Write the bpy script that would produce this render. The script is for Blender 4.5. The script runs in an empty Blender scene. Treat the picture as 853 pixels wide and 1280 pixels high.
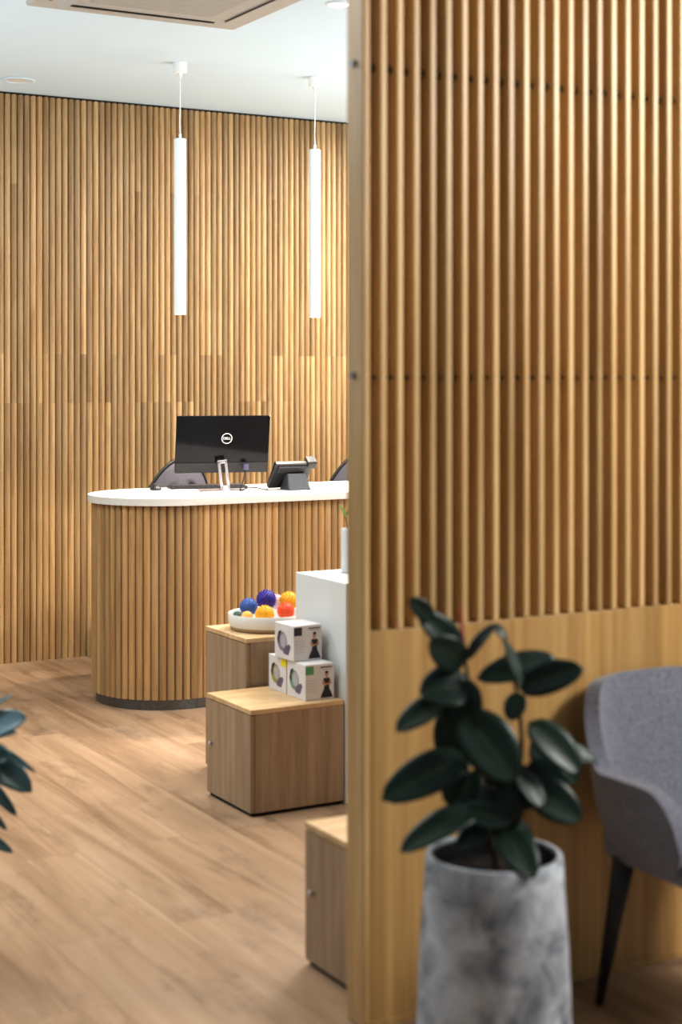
import bpy, bmesh, math, random
from mathutils import Vector, Matrix
R = math.radians
PI = math.pi
random.seed(7)
COL = bpy.context.scene.collection

# ------------------------------------------------------------------ camera frame maths
CAM_H = 1.56
FPX = 2000.0
HORIZON = 472.0
YAW = math.atan(0.568)
CY, SY = math.cos(YAW), math.sin(YAW)

def at(x, y, D):
    """world point seen at photo pixel x,y at depth D (metres along the view)"""
    cx = (x - 426.5) / FPX * D
    return Vector((cx * CY + D * SY, -cx * SY + D * CY, CAM_H - (y - HORIZON) / FPX * D))

# ------------------------------------------------------------------ object helpers
def link(name, data, parent=None, loc=(0, 0, 0), rz=0.0):
    o = bpy.data.objects.new(name, data)
    COL.objects.link(o)
    o.location = loc
    o.rotation_euler = (0, 0, rz)
    if parent:
        o.parent = parent
    return o

def tag(o, label=None, cat=None, group=None, kind=None):
    if label: o['label'] = label
    if cat: o['category'] = cat
    if group: o['group'] = group
    if kind: o['kind'] = kind
    return o

def thing(name, label, cat, loc=(0, 0, 0), rz=0.0, group=None):
    return tag(link(name, None, None, loc, rz), label, cat, group)

def finish(name, bm, mats, parent=None, smooth=False, loc=(0, 0, 0), angle=None):
    me = bpy.data.meshes.new(name)
    bmesh.ops.recalc_face_normals(bm, faces=bm.faces)
    bm.to_mesh(me)
    bm.free()
    for m in (mats if isinstance(mats, (list, tuple)) else [mats]):
        me.materials.append(m)
    if smooth:
        for p in me.polygons: p.use_smooth = True
        if angle:
            me.set_sharp_from_angle(angle=R(angle))
    return link(name, me, parent, loc)

def box(bm, x0, x1, y0, y1, z0, z1, bev=0.0, mi=0, M=None, seg=2):
    r = bmesh.ops.create_cube(bm, size=1.0)
    vs = r['verts']
    for v in vs:
        v.co = Vector(((x0 + x1) / 2 + v.co.x * (x1 - x0), (y0 + y1) / 2 + v.co.y * (y1 - y0), (z0 + z1) / 2 + v.co.z * (z1 - z0)))
    fs = set(f for v in vs for f in v.link_faces)
    for f in fs: f.material_index = mi
    if bev > 0:
        es = list(set(e for v in vs for e in v.link_edges))
        rr = bmesh.ops.bevel(bm, geom=es, offset=bev, segments=seg, profile=0.5, affect='EDGES')
        for f in rr['faces']: f.material_index = mi
        vs = list(set(list(rr['verts']) + [v for v in vs if v.is_valid]))
    if M is not None:
        bmesh.ops.transform(bm, matrix=M, verts=[v for v in vs if v.is_valid])
    return vs

def boxbm(*a, **k):
    bm = bmesh.new()
    box(bm, *a, **k)
    return bm

def lathe(bm, prof, n=48, c=(0, 0, 0), mi=0, closed=True):
    rings = []
    for r, z in prof:
        if r <= 1e-6:
            rings.append([bm.verts.new((c[0], c[1], c[2] + z))])
        else:
            rings.append([bm.verts.new((c[0] + r * math.cos(2 * PI * i / n), c[1] + r * math.sin(2 * PI * i / n), c[2] + z)) for i in range(n)])
    for a, b in zip(rings, rings[1:]):
        for i in range(n):
            j = (i + 1) % n
            if len(a) == 1 and len(b) == 1: continue
            if len(a) == 1: f = bm.faces.new((a[0], b[j], b[i]))
            elif len(b) == 1: f = bm.faces.new((a[i], a[j], b[0]))
            else: f = bm.faces.new((a[i], a[j], b[j], b[i]))
            f.material_index = mi

def tube(bm, pts, rads, n=10, mi=0, cap=True):
    pts = [Vector(p) for p in pts]
    if not isinstance(rads, (list, tuple)): rads = [rads] * len(pts)
    rings = []
    ref = Vector((0.31, 0.77, 0.12)).normalized()
    for i, p in enumerate(pts):
        d = (pts[min(i + 1, len(pts) - 1)] - pts[max(i - 1, 0)]).normalized()
        s = d.cross(ref)
        if s.length < 1e-3: s = d.cross(Vector((1, 0, 0)))
        s.normalize(); t = d.cross(s).normalized()
        rings.append([bm.verts.new(p + rads[i] * (math.cos(2 * PI * k / n) * s + math.sin(2 * PI * k / n) * t)) for k in range(n)])
    for a, b in zip(rings, rings[1:]):
        for k in range(n):
            j = (k + 1) % n
            f = bm.faces.new((a[k], a[j], b[j], b[k])); f.material_index = mi
    if cap:
        for rg in (rings[0], rings[-1]):
            f = bm.faces.new(rg); f.material_index = mi

def curve_pts(pts, n=8):
    pts = [Vector(p) for p in pts]
    out = []
    P = [pts[0]] + pts + [pts[-1]]
    for i in range(1, len(P) - 2):
        for k in range(n):
            t = k / n
            a, b, c, d = P[i - 1], P[i], P[i + 1], P[i + 2]
            out.append(0.5 * ((2 * b) + (c - a) * t + (2 * a - 5 * b + 4 * c - d) * t * t + (3 * b - a - 3 * c + d) * t ** 3))
    out.append(pts[-1])
    return out

# ------------------------------------------------------------------ materials
def newmat(name):
    m = bpy.data.materials.new(name)
    m.use_nodes = True
    nt = m.node_tree
    b = nt.nodes['Principled BSDF']
    return m, nt, b

def plain(name, col, rough=0.5, metal=0.0, noise=0.0, scale=30.0, spec=0.5, coat=0.0, sheen=0.0):
    m, nt, b = newmat(name)
    b.inputs['Roughness'].default_value = rough
    b.inputs['Metallic'].default_value = metal
    b.inputs['Specular IOR Level'].default_value = spec
    b.inputs['Coat Weight'].default_value = coat
    b.inputs['Sheen Weight'].default_value = sheen
    if noise > 0:
        tc = nt.nodes.new('ShaderNodeTexCoord'); n = nt.nodes.new('ShaderNodeTexNoise')
        n.inputs['Scale'].default_value = scale; n.inputs['Detail'].default_value = 4
        nt.links.new(tc.outputs['Object'], n.inputs['Vector'])
        r = nt.nodes.new('ShaderNodeValToRGB')
        r.color_ramp.elements[0].position = 0.3; r.color_ramp.elements[1].position = 0.7
        r.color_ramp.elements[0].color = tuple(c * (1 - noise) for c in col) + (1,)
        r.color_ramp.elements[1].color = tuple(min(1, c * (1 + noise)) for c in col) + (1,)
        nt.links.new(n.outputs['Fac'], r.inputs['Fac'])
        nt.links.new(r.outputs['Color'], b.inputs['Base Color'])
    else:
        b.inputs['Base Color'].default_value = (*col, 1)
    return m

def emis(name, col, strength):
    m, nt, b = newmat(name)
    b.inputs['Base Color'].default_value = (*col, 1)
    b.inputs['Emission Color'].default_value = (*col, 1)
    b.inputs['Emission Strength'].default_value = strength
    return m

def wood(name, dark, light, scale=(14, 14, 0.9), rough=0.5, tone=None, tonelo=0.62, tonehi=1.25, bump=0.05, stripes=None):
    """streaky timber; grain runs along the axis whose scale is small. tone = face attribute giving each board its own shade"""
    m, nt, b = newmat(name)
    L = nt.links.new
    tc = nt.nodes.new('ShaderNodeTexCoord')
    mp = nt.nodes.new('ShaderNodeMapping'); mp.inputs['Scale'].default_value = scale
    L(tc.outputs['Object'], mp.inputs['Vector'])
    src = mp.outputs['Vector']
    if tone:
        at_ = nt.nodes.new('ShaderNodeAttribute'); at_.attribute_name = tone
        mul = nt.nodes.new('ShaderNodeMath'); mul.operation = 'MULTIPLY'; mul.inputs[1].default_value = 37.0
        L(at_.outputs['Fac'], mul.inputs[0])
        add = nt.nodes.new('ShaderNodeVectorMath'); add.operation = 'ADD'
        L(src, add.inputs[0]); L(mul.outputs[0], add.inputs[1]); src = add.outputs[0]
    n1 = nt.nodes.new('ShaderNodeTexNoise'); n1.inputs['Scale'].default_value = 1.0; n1.inputs['Detail'].default_value = 6; n1.inputs['Roughness'].default_value = 0.6; n1.inputs['Distortion'].default_value = 0.4
    L(src, n1.inputs['Vector'])
    n2 = nt.nodes.new('ShaderNodeTexNoise'); n2.inputs['Scale'].default_value = 5.0; n2.inputs['Detail'].default_value = 3
    L(src, n2.inputs['Vector'])
    mx = nt.nodes.new('ShaderNodeMath'); mx.operation = 'MULTIPLY_ADD'; mx.inputs[1].default_value = 0.35
    L(n2.outputs['Fac'], mx.inputs[0]); L(n1.outputs['Fac'], mx.inputs[2])
    r = nt.nodes.new('ShaderNodeValToRGB')
    r.color_ramp.elements[0].position = 0.45; r.color_ramp.elements[1].position = 0.9
    r.color_ramp.elements[0].color = (*dark, 1); r.color_ramp.elements[1].color = (*light, 1)
    L(mx.outputs[0], r.inputs['Fac'])
    colout = r.outputs['Color']
    if stripes:
        # board-to-board shade steps across the laminate
        sp = nt.nodes.new('ShaderNodeSeparateXYZ'); L(tc.outputs['Object'], sp.inputs[0])
        sm = nt.nodes.new('ShaderNodeMath'); sm.operation = 'ADD'; L(sp.outputs[0], sm.inputs[0]); L(sp.outputs[1], sm.inputs[1])
        cm = nt.nodes.new('ShaderNodeCombineXYZ'); L(sm.outputs[0], cm.inputs[0])
        vo = nt.nodes.new('ShaderNodeTexVoronoi'); vo.voronoi_dimensions = '1D'; vo.inputs['Scale'].default_value = stripes
        L(sm.outputs[0], vo.inputs['W'])
        mr = nt.nodes.new('ShaderNodeMapRange'); mr.inputs['To Min'].default_value = 0.8; mr.inputs['To Max'].default_value = 1.15
        L(vo.outputs['Color'], mr.inputs['Value'])
        mm = nt.nodes.new('ShaderNodeVectorMath'); mm.operation = 'SCALE'
        L(colout, mm.inputs[0]); L(mr.outputs[0], mm.inputs['Scale']); colout = mm.outputs[0]
    if tone:
        mr = nt.nodes.new('ShaderNodeMapRange'); mr.inputs['To Min'].default_value = tonelo; mr.inputs['To Max'].default_value = tonehi
        L(at_.outputs['Fac'], mr.inputs['Value'])
        mm = nt.nodes.new('ShaderNodeVectorMath'); mm.operation = 'SCALE'
        L(colout, mm.inputs[0]); L(mr.outputs[0], mm.inputs['Scale']); colout = mm.outputs[0]
    L(colout, b.inputs['Base Color'])
    b.inputs['Roughness'].default_value = rough
    bp = nt.nodes.new('ShaderNodeBump'); bp.inputs['Strength'].default_value = bump; bp.inputs['Distance'].default_value = 0.002
    L(mx.outputs[0], bp.inputs['Height']); L(bp.outputs[0], b.inputs['Normal'])
    return m

def floor_mat():
    m, nt, b = newmat('floor_planks')
    L = nt.links.new
    tc = nt.nodes.new('ShaderNodeTexCoord')
    rot = nt.nodes.new('ShaderNodeMapping'); rot.inputs['Rotation'].default_value = (0, 0, R(90))
    L(tc.outputs['Object'], rot.inputs['Vector'])
    br = nt.nodes.new('ShaderNodeTexBrick')
    br.offset = 0.37; br.inputs['Scale'].default_value = 1.0
    br.inputs['Brick Width'].default_value = 1.25; br.inputs['Row Height'].default_value = 0.185
    br.inputs['Mortar Size'].default_value = 0.0012; br.inputs['Mortar Smooth'].default_value = 0.3
    br.inputs['Color1'].default_value = (0, 0, 0, 1); br.inputs['Color2'].default_value = (1, 1, 1, 1); br.inputs['Mortar'].default_value = (0.35, 0.35, 0.35, 1)
    L(rot.outputs[0], br.inputs['Vector'])
    # grain stretched along each plank and shifted from plank to plank
    mp = nt.nodes.new('ShaderNodeMapping'); mp.inputs['Scale'].default_value = (8, 0.62, 1)
    L(tc.outputs['Object'], mp.inputs['Vector'])
    sc = nt.nodes.new('ShaderNodeVectorMath'); sc.operation = 'SCALE'; sc.inputs['Scale'].default_value = 13.0
    L(br.outputs['Color'], sc.inputs[0])
    ad = nt.nodes.new('ShaderNodeVectorMath'); ad.operation = 'ADD'
    L(mp.outputs[0], ad.inputs[0]); L(sc.outputs[0], ad.inputs[1])
    n1 = nt.nodes.new('ShaderNodeTexNoise'); n1.inputs['Scale'].default_value = 1.0; n1.inputs['Detail'].default_value = 7; n1.inputs['Roughness'].default_value = 0.62; n1.inputs['Distortion'].default_value = 0.8
    L(ad.outputs[0], n1.inputs['Vector'])
    r = nt.nodes.new('ShaderNodeValToRGB')
    e = r.color_ramp.elements
    e[0].position = 0.28; e[0].color = (*FL_D, 1)
    e[1].position = 0.72; e[1].color = (*FL_L, 1)
    k = e.new(0.5); k.color = (*FL_M, 1)
    L(n1.outputs['Fac'], r.inputs['Fac'])
    n3 = nt.nodes.new('ShaderNodeTexNoise'); n3.inputs['Scale'].default_value = 1.6; n3.inputs['Detail'].default_value = 2
    L(tc.outputs['Object'], n3.inputs['Vector'])
    # scattered knots and darker cloudy figure
    kp = nt.nodes.new('ShaderNodeMapping'); kp.inputs['Scale'].default_value = (4.2, 1.7, 1); L(tc.outputs['Object'], kp.inputs['Vector'])
    kn = nt.nodes.new('ShaderNodeTexNoise'); kn.inputs['Scale'].default_value = 1.5; kn.inputs['Detail'].default_value = 5; kn.inputs['Roughness'].default_value = 0.7
    ka = nt.nodes.new('ShaderNodeVectorMath'); ka.operation = 'ADD'; L(kp.outputs[0], ka.inputs[0]); L(sc.outputs[0], ka.inputs[1]); L(ka.outputs[0], kn.inputs['Vector'])
    kr = nt.nodes.new('ShaderNodeMapRange'); kr.inputs['From Min'].default_value = 0.54; kr.inputs['From Max'].default_value = 0.72; kr.inputs['To Min'].default_value = 1.0; kr.inputs['To Max'].default_value = 0.62
    L(kn.outputs['Fac'], kr.inputs['Value'])
    mr = nt.nodes.new('ShaderNodeMapRange'); mr.inputs['To Min'].default_value = 0.94; mr.inputs['To Max'].default_value = 1.06
    L(br.outputs['Color'], mr.inputs['Value'])
    mm = nt.nodes.new('ShaderNodeVectorMath'); mm.operation = 'SCALE'
    km = nt.nodes.new('ShaderNodeMath'); km.operation = 'MULTIPLY'; L(mr.outputs[0], km.inputs[0]); L(kr.outputs[0], km.inputs[1])
    L(r.outputs['Color'], mm.inputs[0]); L(km.outputs[0], mm.inputs['Scale'])
    dk = nt.nodes.new('ShaderNodeMix'); dk.data_type = 'RGBA'
    fm = nt.nodes.new('ShaderNodeMath'); fm.operation = 'MULTIPLY'; fm.inputs[1].default_value = 0.45
    L(br.outputs['Fac'], fm.inputs[0]); L(fm.outputs[0], dk.inputs[0])
    L(mm.outputs[0], dk.inputs[6]); dk.inputs[7].default_value = (0.12, 0.07, 0.035, 1)
    L(dk.outputs[2], b.inputs['Base Color'])
    b.inputs['Roughness'].default_value = 0.5
    b.inputs['Specular IOR Level'].default_value = 0.35
    return m

FL_D = (0.17, 0.098, 0.052); FL_M = (0.32, 0.205, 0.125); FL_L = (0.41, 0.285, 0.19)
M_floor = floor_mat()
M_reed = wood('reed_timber', (0.30, 0.165, 0.064), (0.53, 0.36, 0.18), (22, 22, 1.3), 0.42, 'tone', 0.74, 1.22, 0.08)
M_deskreed = wood('desk_reed_timber', (0.30, 0.163, 0.062), (0.50, 0.33, 0.158), (22, 22, 1.3), 0.42, 'tone', 0.75, 1.2, 0.08)
M_groove = plain('groove_dark', (0.10, 0.05, 0.02), 0.8, noise=0.2)
M_slat = wood('screen_slat_timber', (0.46, 0.275, 0.11), (0.70, 0.49, 0.245), (12, 12, 0.8), 0.4, 'tone', 0.8, 1.2, 0.04)
M_lower = wood('screen_panel_timber', (0.40, 0.225, 0.075), (0.62, 0.40, 0.165), (22, 5, 0.6), 0.36, None, bump=0.04, stripes=14)
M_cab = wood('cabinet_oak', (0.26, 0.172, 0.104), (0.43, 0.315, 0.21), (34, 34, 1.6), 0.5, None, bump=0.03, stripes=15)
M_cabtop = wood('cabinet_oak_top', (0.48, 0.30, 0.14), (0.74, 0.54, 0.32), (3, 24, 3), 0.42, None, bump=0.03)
M_ceil = plain('ceiling_paint', (0.70, 0.83, 0.92), 0.9, noise=0.01, scale=3)
M_wall = plain('white_wall_paint', (0.8, 0.8, 0.78), 0.85, noise=0.01, scale=3)
M_leftwall = plain('low_bounce_brown', (0.22, 0.17, 0.12), 0.85, noise=0.02, scale=3)  # unseen wall made dark to cut its bounce light
M_counter = plain('speckled_counter', (0.66, 0.65, 0.62), 0.45, noise=0.06, scale=260)
M_kick = plain('brushed_kick_metal', (0.16, 0.17, 0.18), 0.35, 0.9, noise=0.15, scale=60)
M_white = plain('white_laminate', (0.70, 0.73, 0.74), 0.45, noise=0.01, scale=5)
M_whitemetal = plain('white_painted_metal', (0.93, 0.95, 0.95), 0.35, noise=0.01, scale=5)
M_pend = emis('pendant_white', (0.75, 0.83, 0.86), 0.10)
M_lamp = emis('lamp_glow', (1.0, 0.95, 0.88), 14)
M_blackgloss = plain('black_gloss_plastic', (0.006, 0.007, 0.010), 0.10, noise=0.1, scale=8, spec=0.22)
M_black = plain('black_plastic', (0.016, 0.016, 0.019), 0.45, noise=0.1, scale=60)
M_darkgrey = plain('dark_grey_plastic', (0.045, 0.045, 0.055), 0.45, noise=0.1, scale=40)
M_mesh = plain('chair_mesh', (0.07, 0.065, 0.085), 0.7, noise=0.25, scale=200)
M_silver = plain('silver_metal', (0.62, 0.60, 0.66), 0.3, 0.8, noise=0.05, scale=50)
M_blocker = plain('dark_light_blocker', (0.05, 0.028, 0.012), 0.9, noise=0.15)  # for the added light-blocking board behind the slats
M_logo = plain('logo_white', (0.85, 0.87, 0.9), 0.4, noise=0.01)
M_ac = plain('aircon_plastic', (0.50, 0.47, 0.43), 0.55, noise=0.03, scale=12)
M_acdark = plain('aircon_slot_dark', (0.16, 0.11, 0.08), 0.7, noise=0.1)
M_acgrille = plain('aircon_grille', (0.43, 0.405, 0.375), 0.7, noise=0.05)
M_rod = plain('dark_spacer', (0.035, 0.022, 0.014), 0.5, noise=0.1)
M_gapshade = plain('painted_gap_shade', (0.008, 0.008, 0.01), 0.9, noise=0.1)  # near-black colour standing in for shade in gaps and recesses
M_ceramic = plain('cream_ceramic', (0.80, 0.79, 0.75), 0.4, noise=0.03, scale=40)
M_bowlbase = plain('bowl_beige_base', (0.42, 0.32, 0.20), 0.6, noise=0.1, scale=40)
M_stem = plain('plant_stem', (0.075, 0.045, 0.022), 0.6, noise=0.3, scale=40)
M_sheath = plain('leaf_sheath_pink', (0.42, 0.035, 0.06), 0.45, noise=0.1)
M_soil = plain('potting_soil', (0.018, 0.013, 0.012), 0.95, noise=0.5, scale=90)
M_legblack = plain('black_wood_leg', (0.012, 0.012, 0.015), 0.5, noise=0.1, scale=30)

def fabric(name, a, b_):
    m, nt, b = newmat(name); L = nt.links.new
    tc = nt.nodes.new('ShaderNodeTexCoord')
    n = nt.nodes.new('ShaderNodeTexNoise'); n.inputs['Scale'].default_value = 170; n.inputs['Detail'].default_value = 3
    L(tc.outputs['Object'], n.inputs['Vector'])
    r = nt.nodes.new('ShaderNodeValToRGB'); r.color_ramp.elements[0].position = 0.35; r.color_ramp.elements[1].position = 0.65
    r.color_ramp.elements[0].color = (*a, 1); r.color_ramp.elements[1].color = (*b_, 1)
    L(n.outputs['Fac'], r.inputs['Fac']); L(r.outputs['Color'], b.inputs['Base Color'])
    b.inputs['Roughness'].default_value = 0.95; b.inputs['Sheen Weight'].default_value = 0.25
    b.inputs['Specular IOR Level'].default_value = 0.15
    bp = nt.nodes.new('ShaderNodeBump'); bp.inputs['Strength'].default_value = 0.25; bp.inputs['Distance'].default_value = 0.002
    L(n.outputs['Fac'], bp.inputs['Height']); L(bp.outputs[0], b.inputs['Normal'])
    return m
M_fabric = fabric('grey_wool', (0.13, 0.132, 0.165), (0.25, 0.252, 0.30))

def concrete():
    m, nt, b = newmat('concrete_pot'); L = nt.links.new
    tc = nt.nodes.new('ShaderNodeTexCoord')
    n = nt.nodes.new('ShaderNodeTexNoise'); n.inputs['Scale'].default_value = 7; n.inputs['Detail'].default_value = 8; n.inputs['Roughness'].default_value = 0.6; n.inputs['Distortion'].default_value = 0.6
    mp = nt.nodes.new('ShaderNodeMapping'); mp.inputs['Scale'].default_value = (1.5, 1.5, 1.6)
    L(tc.outputs['Object'], mp.inputs[0]); L(mp.outputs[0], n.inputs['Vector'])
    r = nt.nodes.new('ShaderNodeValToRGB'); e = r.color_ramp.elements
    e[0].position = 0.34; e[0].color = (0.17, 0.19, 0.225, 1)
    e[1].position = 0.66; e[1].color = (0.64, 0.68, 0.74, 1)
    k = e.new(0.5); k.color = (0.42, 0.45, 0.50, 1)
    L(n.outputs['Fac'], r.inputs['Fac']); L(r.outputs['Color'], b.inputs['Base Color'])
    b.inputs['Roughness'].default_value = 0.8
    bp = nt.nodes.new('ShaderNodeBump'); bp.inputs['Strength'].default_value = 0.2; bp.inputs['Distance'].default_value = 0.004
    L(n.outputs['Fac'], bp.inputs['Height']); L(bp.outputs[0], b.inputs['Normal'])
    return m
M_concrete = concrete()

def leafmat(name, body, rib, rough=0.28):
    m, nt, b = newmat(name); L = nt.links.new
    uv = nt.nodes.new('ShaderNodeUVMap'); uv.uv_map = 'leaf'
    sp = nt.nodes.new('ShaderNodeSeparateXYZ'); L(uv.outputs[0], sp.inputs[0])
    a = nt.nodes.new('ShaderNodeMath'); a.operation = 'SUBTRACT'; a.inputs[1].default_value = 0.5; L(sp.outputs[0], a.inputs[0])
    ab = nt.nodes.new('ShaderNodeMath'); ab.operation = 'ABSOLUTE'; L(a.outputs[0], ab.inputs[0])
    r = nt.nodes.new('ShaderNodeValToRGB'); e = r.color_ramp.elements
    e[0].position = 0.012; e[0].color = (*rib, 1); e[1].position = 0.05; e[1].color = (*body, 1)
    L(ab.outputs[0], r.inputs['Fac'])
    tc = nt.nodes.new('ShaderNodeTexCoord'); n = nt.nodes.new('ShaderNodeTexNoise'); n.inputs['Scale'].default_value = 14; L(tc.outputs['Object'], n.inputs['Vector'])
    mr = nt.nodes.new('ShaderNodeMapRange'); mr.inputs['To Min'].default_value = 0.6; mr.inputs['To Max'].default_value = 1.5; L(n.outputs['Fac'], mr.inputs['Value'])
    mm = nt.nodes.new('ShaderNodeVectorMath'); mm.operation = 'SCALE'; L(r.outputs['Color'], mm.inputs[0]); L(mr.outputs[0], mm.inputs['Scale'])
    L(mm.outputs[0], b.inputs['Base Color'])
    b.inputs['Roughness'].default_value = rough; b.inputs['Specular IOR Level'].default_value = 0.4
    return m
M_leaf = leafmat('rubber_leaf', (0.006, 0.022, 0.015), (0.03, 0.05, 0.025), 0.40)
M_leaf2 = leafmat('blue_green_leaf', (0.055, 0.12, 0.135), (0.10, 0.11, 0.08), 0.22)

# ------------------------------------------------------------------ room shell
X0, X1, Y0, Y1, H = -3.2, 8.0, -2.5, 8.49, 3.12
fl = finish('floor', boxbm(X0, X1, Y0, Y1 + 0.1, -0.1, 0), M_floor); tag(fl, kind='structure')
ce = finish('ceiling', boxbm(X0, X1, Y0, Y1 + 0.1, H, H + 0.1), M_ceil); tag(ce, kind='structure')
wl = finish('wall_left', boxbm(X0 - 0.1, X0, Y0, Y1 + 0.1, 0, H), M_leftwall); tag(wl, kind='structure')
wr = finish('wall_right', boxbm(X1, X1 + 0.1, Y0, Y1 + 0.1, 0, H), M_wall); tag(wr, kind='structure')

PITCH = 0.0365
def reeds(bm, lay, pts, nrm, zfun, depth=0.015, w=PITCH, mi=0, seg=9):
    """one half-round timber reed per (point, outward normal); zfun gives the joint heights of that reed"""
    for (p, n) in zip(pts, nrm):
        t = Vector((-n.y, n.x, 0))
        zs = zfun()
        for z0, z1 in zip(zs, zs[1:]):
            tone = random.random()
            ring0, ring1 = [], []
            for k in range(seg + 1):
                a = PI * k / seg
                off = t * (-math.cos(a) * (w * 0.488)) + n * (math.sin(a) * depth)
                ring0.append(bm.verts.new((p.x + off.x, p.y + off.y, z0)))
                ring1.append(bm.verts.new((p.x + off.x, p.y + off.y, z1)))
            for k in range(seg):
                f = bm.faces.new((ring0[k], ring0[k + 1], ring1[k + 1], ring1[k]))
                f[lay] = tone; f.material_index = mi; f.smooth = True
            for rg in (ring0, ring1):
                f = bm.faces.new([bm.verts.new(v.co) for v in rg]); f[lay] = tone; f.material_index = mi

# back wall: dark backing plus reeds
bm = bmesh.new(); lay = bm.faces.layers.float.new('tone')
box(bm, X0, X1, Y1 + 0.017, Y1 + 0.1, 0, H, mi=1)
n = int((X1 - X0) / PITCH)
P = [Vector((X0 + PITCH * (i + 0.5), Y1 + 0.017, 0)) for i in range(n)]
cnt = [0]
def wall_z():
    cnt[0] += 1
    blk = (cnt[0] // 5) % 3
    lo = 1.42 if random.random() < 0.55 else 1.69
    zs = [0.0, lo, H - 0.010]
    if random.random() < 0.18: zs.insert(2, 2.62)
    if random.random() < 0.15: zs.insert(1, 0.55)
    return zs
reeds(bm, lay, P, [Vector((0, -1, 0))] * n, wall_z, 0.019)
wb = finish('wall_back', bm, [M_reed, M_groove]); tag(wb, kind='structure')
g = finish('gap_shade_strip', boxbm(X0, X1, Y1 + 0.002, Y1 + 0.017, H - 0.012, H - 0.001), M_gapshade); tag(g, kind='structure')  # black strip painted in for the shade between wall and ceiling

# ------------------------------------------------------------------ reception desk
YC, XC, XR = 7.24, 3.12, 7.0
desk = thing('reception_desk', 'curved reception desk clad in vertical round timber slats with pale stone top', 'desk', (XC, YC, 0))
def stadium(r, n=40):
    pts = [(XR - XC, -r), (0, -r)]
    pts += [(-r * math.sin(PI * k / n), -r * math.cos(PI * k / n)) for k in range(1, n)]
    pts += [(0, r), (XR - XC, r)]
    return pts
def prism(bm, pts, z0, z1, mi=0, bev=0.0):
    b = [bm.verts.new((x, y, z0)) for x, y in pts]; t = [bm.verts.new((x, y, z1)) for x, y in pts]
    fs = [bm.faces.new(b), bm.faces.new(t)]
    for i in range(len(pts)):
        j = (i + 1) % len(pts)
        fs.append(bm.faces.new((b[i], b[j], t[j], t[i])))
    for f in fs: f.material_index = mi
    if bev:
        es = [e for f in fs[:2] for e in f.edges]
        bmesh.ops.bevel(bm, geom=list(set(es)), offset=bev, segments=2, profile=0.5, affect='EDGES')
bm = bmesh.new(); prism(bm, stadium(0.336), 0.0, 0.05); 
for sx in (0.02, 1.22, 2.42):
    box(bm, sx, sx + 0.006, -0.3375, -0.335, 0.001, 0.05)
finish('kick_plate', bm, M_kick, desk, True, angle=30)
bm = bmesh.new(); prism(bm, stadium(0.341), 0.05, 0.96)
finish('body', bm, M_groove, desk)
bm = bmesh.new(); lay = bm.faces.layers.float.new('tone')
rr = 0.341; P = []; N = []
s = XR - XC - 0.02
while s > 0: P.append(Vector((s, -rr, 0))); N.append(Vector((0, -1, 0))); s -= PITCH
arc = PI * rr; k = int(arc / PITCH)
for i in range(k + 1):
    a = PI * (i / k); nn = Vector((-math.sin(a), -math.cos(a), 0)); P.append(nn * rr); N.append(nn)
s = PITCH
while s < XR - XC - 0.02: P.append(Vector((s, rr, 0))); N.append(Vector((0, 1, 0))); s += PITCH
reeds(bm, lay, P, N, lambda: [0.05, 0.96], 0.016)
finish('slat_cladding', bm, M_deskreed, desk)
bm = bmesh.new(); prism(bm, stadium(0.374, 60), 0.96, 0.994, bev=0.003)
finish('countertop', bm, M_counter, desk, True, angle=30)
CT = 0.994

# ------------------------------------------------------------------ monitor (seen from behind)
MROT = -R(29.6 - 15)
mon = thing('computer_monitor', 'thin black computer monitor seen from behind on silver slotted stand on desk', 'monitor', (3.43, 7.24, CT), MROT)
TL = Matrix.Translation((0.0, -0.005, 0.235)) @ Matrix.Rotation(R(14), 4, 'X')   # top leans towards the viewer
W2, H2 = 0.236, 0.146
bm = bmesh.new(); box(bm, -W2, W2, -0.006, 0.006, -H2, H2, 0.003, M=TL)
finish('panel', bm, M_blackgloss, mon)
bm = bmesh.new(); box(bm, -W2 + 0.002, W2 - 0.002, -0.012, -0.004, -H2 - 0.001, -H2 + 0.052, 0.003, M=TL)
finish('lower_housing', bm, M_darkgrey if False else M_black, mon)
# slotted neck: two rails and bridges
bm = bmesh.new()
NK = Matrix.Translation((0.012, -0.03, 0.0)) @ Matrix.Rotation(R(-7), 4, 'Y')
box(bm, -0.024, -0.010, -0.004, 0.004, 0.004, 0.155, 0.002, M=NK)
box(bm, 0.010, 0.024, -0.004, 0.004, 0.004, 0.155, 0.002, M=NK)
box(bm, -0.024, 0.024, -0.004, 0.004, 0.140, 0.157, 0.002, M=NK)
box(bm, -0.024, 0.024, -0.004, 0.004, 0.003, 0.030, 0.002, M=NK)
finish('neck', bm, M_silver, mon)
finish('stand_base', boxbm(-0.11, 0.115, -0.06, 0.09, 0.0, 0.006, 0.002), M_silver, mon)
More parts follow.
